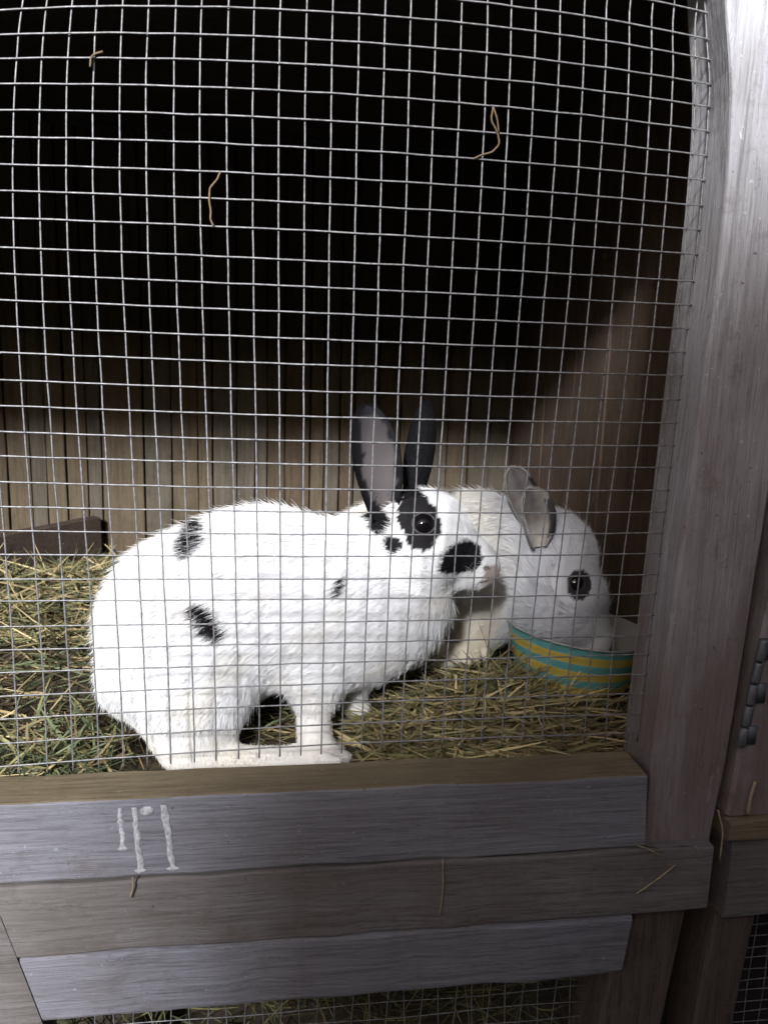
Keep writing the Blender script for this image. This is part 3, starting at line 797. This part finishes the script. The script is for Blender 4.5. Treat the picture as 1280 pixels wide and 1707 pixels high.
# ------------------------------------------------------------------ hay
OLIVE = np.array([.165, .155, .072]); STRAW = np.array([.40, .325, .175]); TAN = np.array([.22, .172, .09]); DKB = np.array([.045, .034, .02]); GRN = np.array([.10, .118, .062])
def hay_blades(name, n, posfun, mix, lmin, lmax, wmin, wmax, tilt, seg=5, clear=True):
    V = np.zeros((n, seg + 1, 2, 3)); C = np.zeros((n, seg + 1, 2, 4)); C[..., 3] = 1
    for k in range(n):
        p = posfun()
        L = rng.uniform(lmin, lmax); w = rng.uniform(wmin, wmax); az = rng.uniform(0, 2 * math.pi); el = rng.normal(0, tilt)
        d = np.array([math.cos(az) * math.cos(el), math.sin(az) * math.cos(el), math.sin(el)]); s = np.cross(d, [0, 0, 1.0]); s /= np.linalg.norm(s) + 1e-9
        tw = rng.uniform(-1.2, 1.2); s2 = s * math.cos(tw) + np.cross(d, s) * math.sin(tw)
        cv = rng.normal(0, .34, 3); cv[2] *= .6
        t = np.linspace(-.5, .5, seg + 1)[:, None]
        c = np.array(p) + d * L * t + cv * L * (t * t - .08)
        c[:, 2] = np.maximum(c[:, 2], -.032)
        prof = (np.array([.35, .85, 1, 1, .8, .25])[:seg + 1])[:, None] * w / 2
        V[k, :, 0] = c - s2 * prof; V[k, :, 1] = c + s2 * prof
        mx = mix(p) if callable(mix) else mix
        a_ = mx[int(rng.choice(len(mx), p=[m[1] for m in mx]))][0] * rng.uniform(.65, 1.35)
        C[k, :, :, :3] = a_
    if clear:
        mid = V.mean(2)                                      # blades do not run through the animals
        ok = np.ones(n, bool)
        for body in (r1, r2):
            ok &= (body.f(mid.reshape(-1, 3)).reshape(n, -1).min(1) > .003)
        foot = (mid[:, :, 0] > -.165) & (mid[:, :, 0] < .0) & (mid[:, :, 1] < .062)
        ok &= ~foot.any(1)
        ok &= (mid[:, :, 1].min(1) > .003) | (rng.random(n) < .02)
        V = V[ok]; C = C[ok]; n = len(V)
    nv = (seg + 1) * 2; b = (np.arange(n) * nv)[:, None]
    q = np.array([(2 * j, 2 * j + 1, 2 * j + 3, 2 * j + 2) for j in range(seg)])
    Fq = (b[:, :, None] + q[None]).reshape(-1, 4)
    me = bpy.data.meshes.new(name); vv = V.reshape(-1, 3)
    me.vertices.add(len(vv)); me.vertices.foreach_set('co', vv.astype(np.float32).ravel())
    me.loops.add(Fq.size); me.loops.foreach_set('vertex_index', Fq.ravel().astype(np.int32))
    me.polygons.add(len(Fq)); me.polygons.foreach_set('loop_start', (np.arange(len(Fq)) * 4).astype(np.int32)); me.polygons.foreach_set('loop_total', np.full(len(Fq), 4, np.int32))
    me.update(calc_edges=True); me.validate()
    at = me.attributes.new('Col', 'FLOAT_COLOR', 'POINT'); at.data.foreach_set('color', C.reshape(-1).astype(np.float32))
    return put(name, me, M_hay)
def g2(x, y, cx, cy, sx, sy): return math.exp(-((x - cx) / sx) ** 2 - ((y - cy) / sy) ** 2)
def hay_h(x, y):
    h = .003 + .0125 * min(1, max(0, (y - .045) / .06)) * min(1, max(.25, (y - .1) / .2 if x < -.15 else 1)) + .050 * g2(x, y, -.42, .52, .18, .15) + .034 * g2(x, y, .135, .15, .085, .075) + .020 * g2(x, y, .20, .075, .10, .06) + .010 * g2(x, y, -.2, .3, .2, .2)
    h *= .75 + .5 * mnoise.noise(Vector((x * 14, y * 14, 3)))
    return max(h, .001)
rb = np.array
def in_bowl(x, y): return (x - BOWL[0]) ** 2 + (y - BOWL[1]) ** 2 < .074 ** 2
def pos_heap():
    for _ in range(30):
        x = rng.uniform(-.60, .37); y = rng.uniform(.02, .79)
        if in_bowl(x, y): continue
        h = hay_h(x, y)
        if rng.random() < min(1, (h / .03) ** 1.6 + (.03 if y < .28 and x < -.1 else .10)):
            return x, y, -.033 + h * rng.uniform(.2, 1.0) ** .6
    return -.4, .5, .0
def pos_right():
    for _ in range(40):
        x = rng.normal(.135, .085); y = abs(rng.normal(.035, .075)) + .012
        if in_bowl(x, y) or x > .27 or x < -.03: continue
        return x, y, -.032 + hay_h(x, y) * rng.uniform(.2, 1.0) + .002 - (.012 if x < .15 and y > .13 else 0)
    return .1, .05, 0.
def pos_left():
    x = rng.uniform(-.46, -.17); y = rng.uniform(.012, .30); return x, y, -.032 + .016 * rng.random() ** 1.5
# solid matted under-layer, so that the heaps are not see-through
gx = np.linspace(-.61, .38, 90); gy = np.linspace(.012, .805, 72); V = []; F = []
for yv in gy:
    for xv in gx: V.append((xv, yv, -.0332 + max(0, hay_h(xv, yv) * .72 - .002) * (.8 if in_bowl(xv, yv) else 1)))
for a_ in range(71):
    for b_ in range(89): F.append((a_ * 90 + b_, a_ * 90 + b_ + 1, (a_ + 1) * 90 + b_ + 1, (a_ + 1) * 90 + b_))
hm, ht, hp = new_mat('matted_hay')
tc = N(ht, 'ShaderNodeTexCoord'); nn = N(ht, 'ShaderNodeTexNoise', Scale=160, Detail=5, Roughness=.7, Distortion=1.5); ht.links.new(tc.outputs['Object'], nn.inputs['Vector'])
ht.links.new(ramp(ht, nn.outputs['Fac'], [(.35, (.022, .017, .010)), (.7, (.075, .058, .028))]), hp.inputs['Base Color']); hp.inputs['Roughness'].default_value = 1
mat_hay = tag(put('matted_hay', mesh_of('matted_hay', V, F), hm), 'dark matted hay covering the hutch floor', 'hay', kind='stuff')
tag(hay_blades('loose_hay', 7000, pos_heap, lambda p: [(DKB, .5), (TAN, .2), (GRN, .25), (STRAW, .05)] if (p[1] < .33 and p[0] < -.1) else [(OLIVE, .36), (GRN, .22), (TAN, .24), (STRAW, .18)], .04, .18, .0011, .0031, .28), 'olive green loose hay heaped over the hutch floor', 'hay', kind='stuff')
tag(hay_blades('straw_hay', 2600, pos_right, [(STRAW, .34), (TAN, .36), (OLIVE, .30)], .05, .20, .0011, .0034, .20), 'yellowish straw hay heaped in front of the food bowl', 'hay', kind='stuff')
tag(hay_blades('long_straw', 90, pos_right, [(STRAW * 1.15, .7), (TAN, .3)], .07, .15, .0022, .0042, .20), 'long flat yellow straws lying over the hay before the bowl', 'hay', kind='stuff')
tag(hay_blades('dark_hay', 1100, pos_left, [(DKB, .4), (TAN, .25), (GRN, .2), (STRAW, .15)], .03, .10, .0008, .002, .2), 'sparse dark brown hay scraps behind the left of the sill', 'hay', kind='stuff')
def pos_lower(): 
    x = rng.uniform(-.26, .27); y = rng.uniform(.015, .25); return x, y, -.385 + .12 * rng.random()
def hay_lower():
    n = 2600
    global hay_floor
    o = hay_blades('lower_hay', n, lambda: (rng.uniform(-.3, .27), rng.uniform(.02, .30), .0), [(OLIVE, .3), (GRN, .4), (DKB, .3)], .03, .10, .0008, .002, .25, clear=False)
    m = o.data; co = np.zeros(len(m.vertices) * 3, np.float32); m.vertices.foreach_get('co', co); co = co.reshape(-1, 3)
    per = 12; off = np.repeat(rng.uniform(-.33, -.245, n), per)[:len(co)]; co[:, 2] += off; m.vertices.foreach_set('co', co.ravel()); m.update()
    return o
tag(hay_lower(), 'dark green hay behind the wire below the rails', 'hay', kind='stuff')

tag(hay_blades('green_hay', 420, lambda: (rng.normal(-.235, .045), abs(rng.normal(.03, .05)) + .012, -.030 + .026 * rng.random()), [(GRN, .55), (OLIVE, .25), (TAN, .2)], .03, .08, .0012, .003, .5), 'tuft of green hay behind the hind foot of the spotted rabbit', 'hay', kind='stuff')
tag(hay_blades('short_hay', 260, lambda: (rng.uniform(-.12, .0), rng.uniform(.05, .20), -.030 + .016 * rng.random()), [(GRN, .4), (OLIVE, .3), (TAN, .3)], .02, .06, .001, .0026, .3), 'short green hay scraps seen between the spotted rabbit\'s legs', 'hay', kind='stuff')

# ------------------------------------------------------------------ straws caught in the wire and on the ledges
def straw(name, pts, r, label, mat=M_straw, taper=None, cat='straw', group=None):
    P = [Vector(p) for p in pts]; fine = []
    for k in range(len(P) - 1):
        for q in range(4): fine.append(P[k].lerp(P[k + 1], q / 4))
    fine.append(P[-1])
    sm = [fine[0]] + [(fine[k - 1] + fine[k] * 2 + fine[k + 1]) / 4 for k in range(1, len(fine) - 1)] + [fine[-1]]
    V, F = tube(sm, r, 4); return tag(put(name, mesh_of(name, V, F), mat), label, cat, group)
straw('straw_stem', [W(a_, b_, -.0028) for a_, b_ in ((368, 286), (362, 300), (350, 313), (349, 335), (352, 352), (351, 366), (357, 378))], .0008, 'curled brown straw caught high in the left half of the mesh', group='straws caught in the mesh')
straw('straw_stem', [W(a_, b_, -.0028) for a_, b_ in ((822, 178), (818, 200), (828, 218), (833, 240), (820, 254), (803, 258), (789, 265))], .0008, 'bent tan straw caught high in the right half of the mesh', group='straws caught in the mesh')
straw('straw_stem', [W(a_, b_, -.003) for a_, b_ in ((822, 178), (829, 200), (831, 220))], .0007, 'thin loop of tan straw beside the bent straw in the mesh', group='straws caught in the mesh')
straw('straw_stem', [W(a_, b_, -.0025) for a_, b_ in ((172, 86), (158, 90), (152, 96), (151, 112))], .0008, 'yellow scrap of straw on the upper left wires', group='straws caught in the mesh')
yb = -.0495
for a_, b_, lab in (((738, 1432), (733, 1527), 'long pale straw hanging on the middle rail'), ((1060, 1490), (1125, 1442), 'pale straw slanting across the right end of the middle rail'),
                    ((1061, 1409), (1098, 1426), 'short pale straw on the middle rail below the post'), ((1157, 1410), (1163, 1432), 'shortest pale straw at the right end of the middle rail'),
                    ((222, 1462), (218, 1496), 'dark short straw under the white streaks')):
    pa, pb = W(*a_, yb), W(*b_, yb); pm = (pa + pb) / 2 + np.array([.0015, -.001, .001])
    straw('straw_stem', [pa, pm, pb], .0008, lab, M_strawp, group='straws on the front boards')
straw('straw_stem', [W(1258, 1303, -.039), W(1250, 1330, -.040), W(1246, 1358, -.040)], .0018, 'pale straw stuck to the neighbouring door', M_strawp)
straw('straw_stem', [W(1196, 1350, -.045), W(1205, 1385, -.048), W(1199, 1435, -.048)], .0009, 'pale straw hanging in the gap beside the middle rail', M_strawp)
# crumbs of hay on the rail end under the post
def pos_ledge(): return rng.uniform(.262, .325), rng.uniform(-.047, -.037), -.0745
lo_ = hay_blades('ledge_hay', 90, lambda: (rng.uniform(.262, .325), rng.uniform(-.049, -.037), .0), [(TAN, .5), (DKB, .3), (STRAW, .2)], .005, .022, .0007, .0016, .5)
co = np.zeros(len(lo_.data.vertices) * 3, np.float32); lo_.data.vertices.foreach_get('co', co); co = co.reshape(-1, 3); co[:, 2] -= .0735; lo_.data.vertices.foreach_set('co', co.ravel())
tag(lo_, 'crumbled hay debris on the rail end under the post', 'hay', kind='stuff')

# ------------------------------------------------------------------ unseen fence, shed and wall, added to shade the hutch and block low sky
fence = thing('added_shade_fence', 'added unseen board fence panel that shades the lower right of the hutch', 'fence', (-.66, -1.95, -.78))
for k in range(2):
    x = -.86 + k * .125
    board('plank', 2, -.78, 1.15 + .01 * math.sin(k), (x, -1.92), (x + .12, -1.90), M_board2, fence, 4, .001, .002, 90 + k)
for z in (-.3, .75): board('rail', 0, -.87, -.62, (-1.955, z), (-1.9225, z + .07), M_board2, fence, 4)
shed = thing('added_shade_shed', 'added unseen board shed that shades the right of the hutch front', 'shed', (.7, -2.6, -.78))  # added out of view to cast shade on the post and right side
for k in range(22):
    x = -.61 + k * .125
    board('plank', 2, -.78, 1.50, (x, -1.93), (x + .121, -1.91), M_dark, shed, 4, .001, .002, 120 + k)
for k in range(12):
    y = -3.43 + k * .125
    board('plank', 2, -.78, 1.50, (-.61, y), (-.59, y + .121), M_dark, shed, 4, .001, .002, 150 + k)
board('roof', 0, -.65, 2.3, (-3.55, 1.503), (-1.87, 1.54), M_roof, shed, 4)

gw = thing('added_sky_block_wall', 'added unseen rendered wall opposite the hutch that blocks low sky light', 'wall', (0, -5, -.78))  # added out of view to keep low sky light out of the hutch
M_gw = plain('added_wall_render', (.10, .09, .075), .95, 0, .1, .3, 6)
board('wall_body', 0, -9, 9, (-5.12, -.80), (-4.9, 1.98), M_gw, gw, 24, .01, .01, 201)
board('coping', 0, -9.02, 9.02, (-5.17, 1.985), (-4.85, 2.05), M_gw, gw, 24, .004, .01, 202)

for m in bpy.data.materials: m.use_backface_culling = False
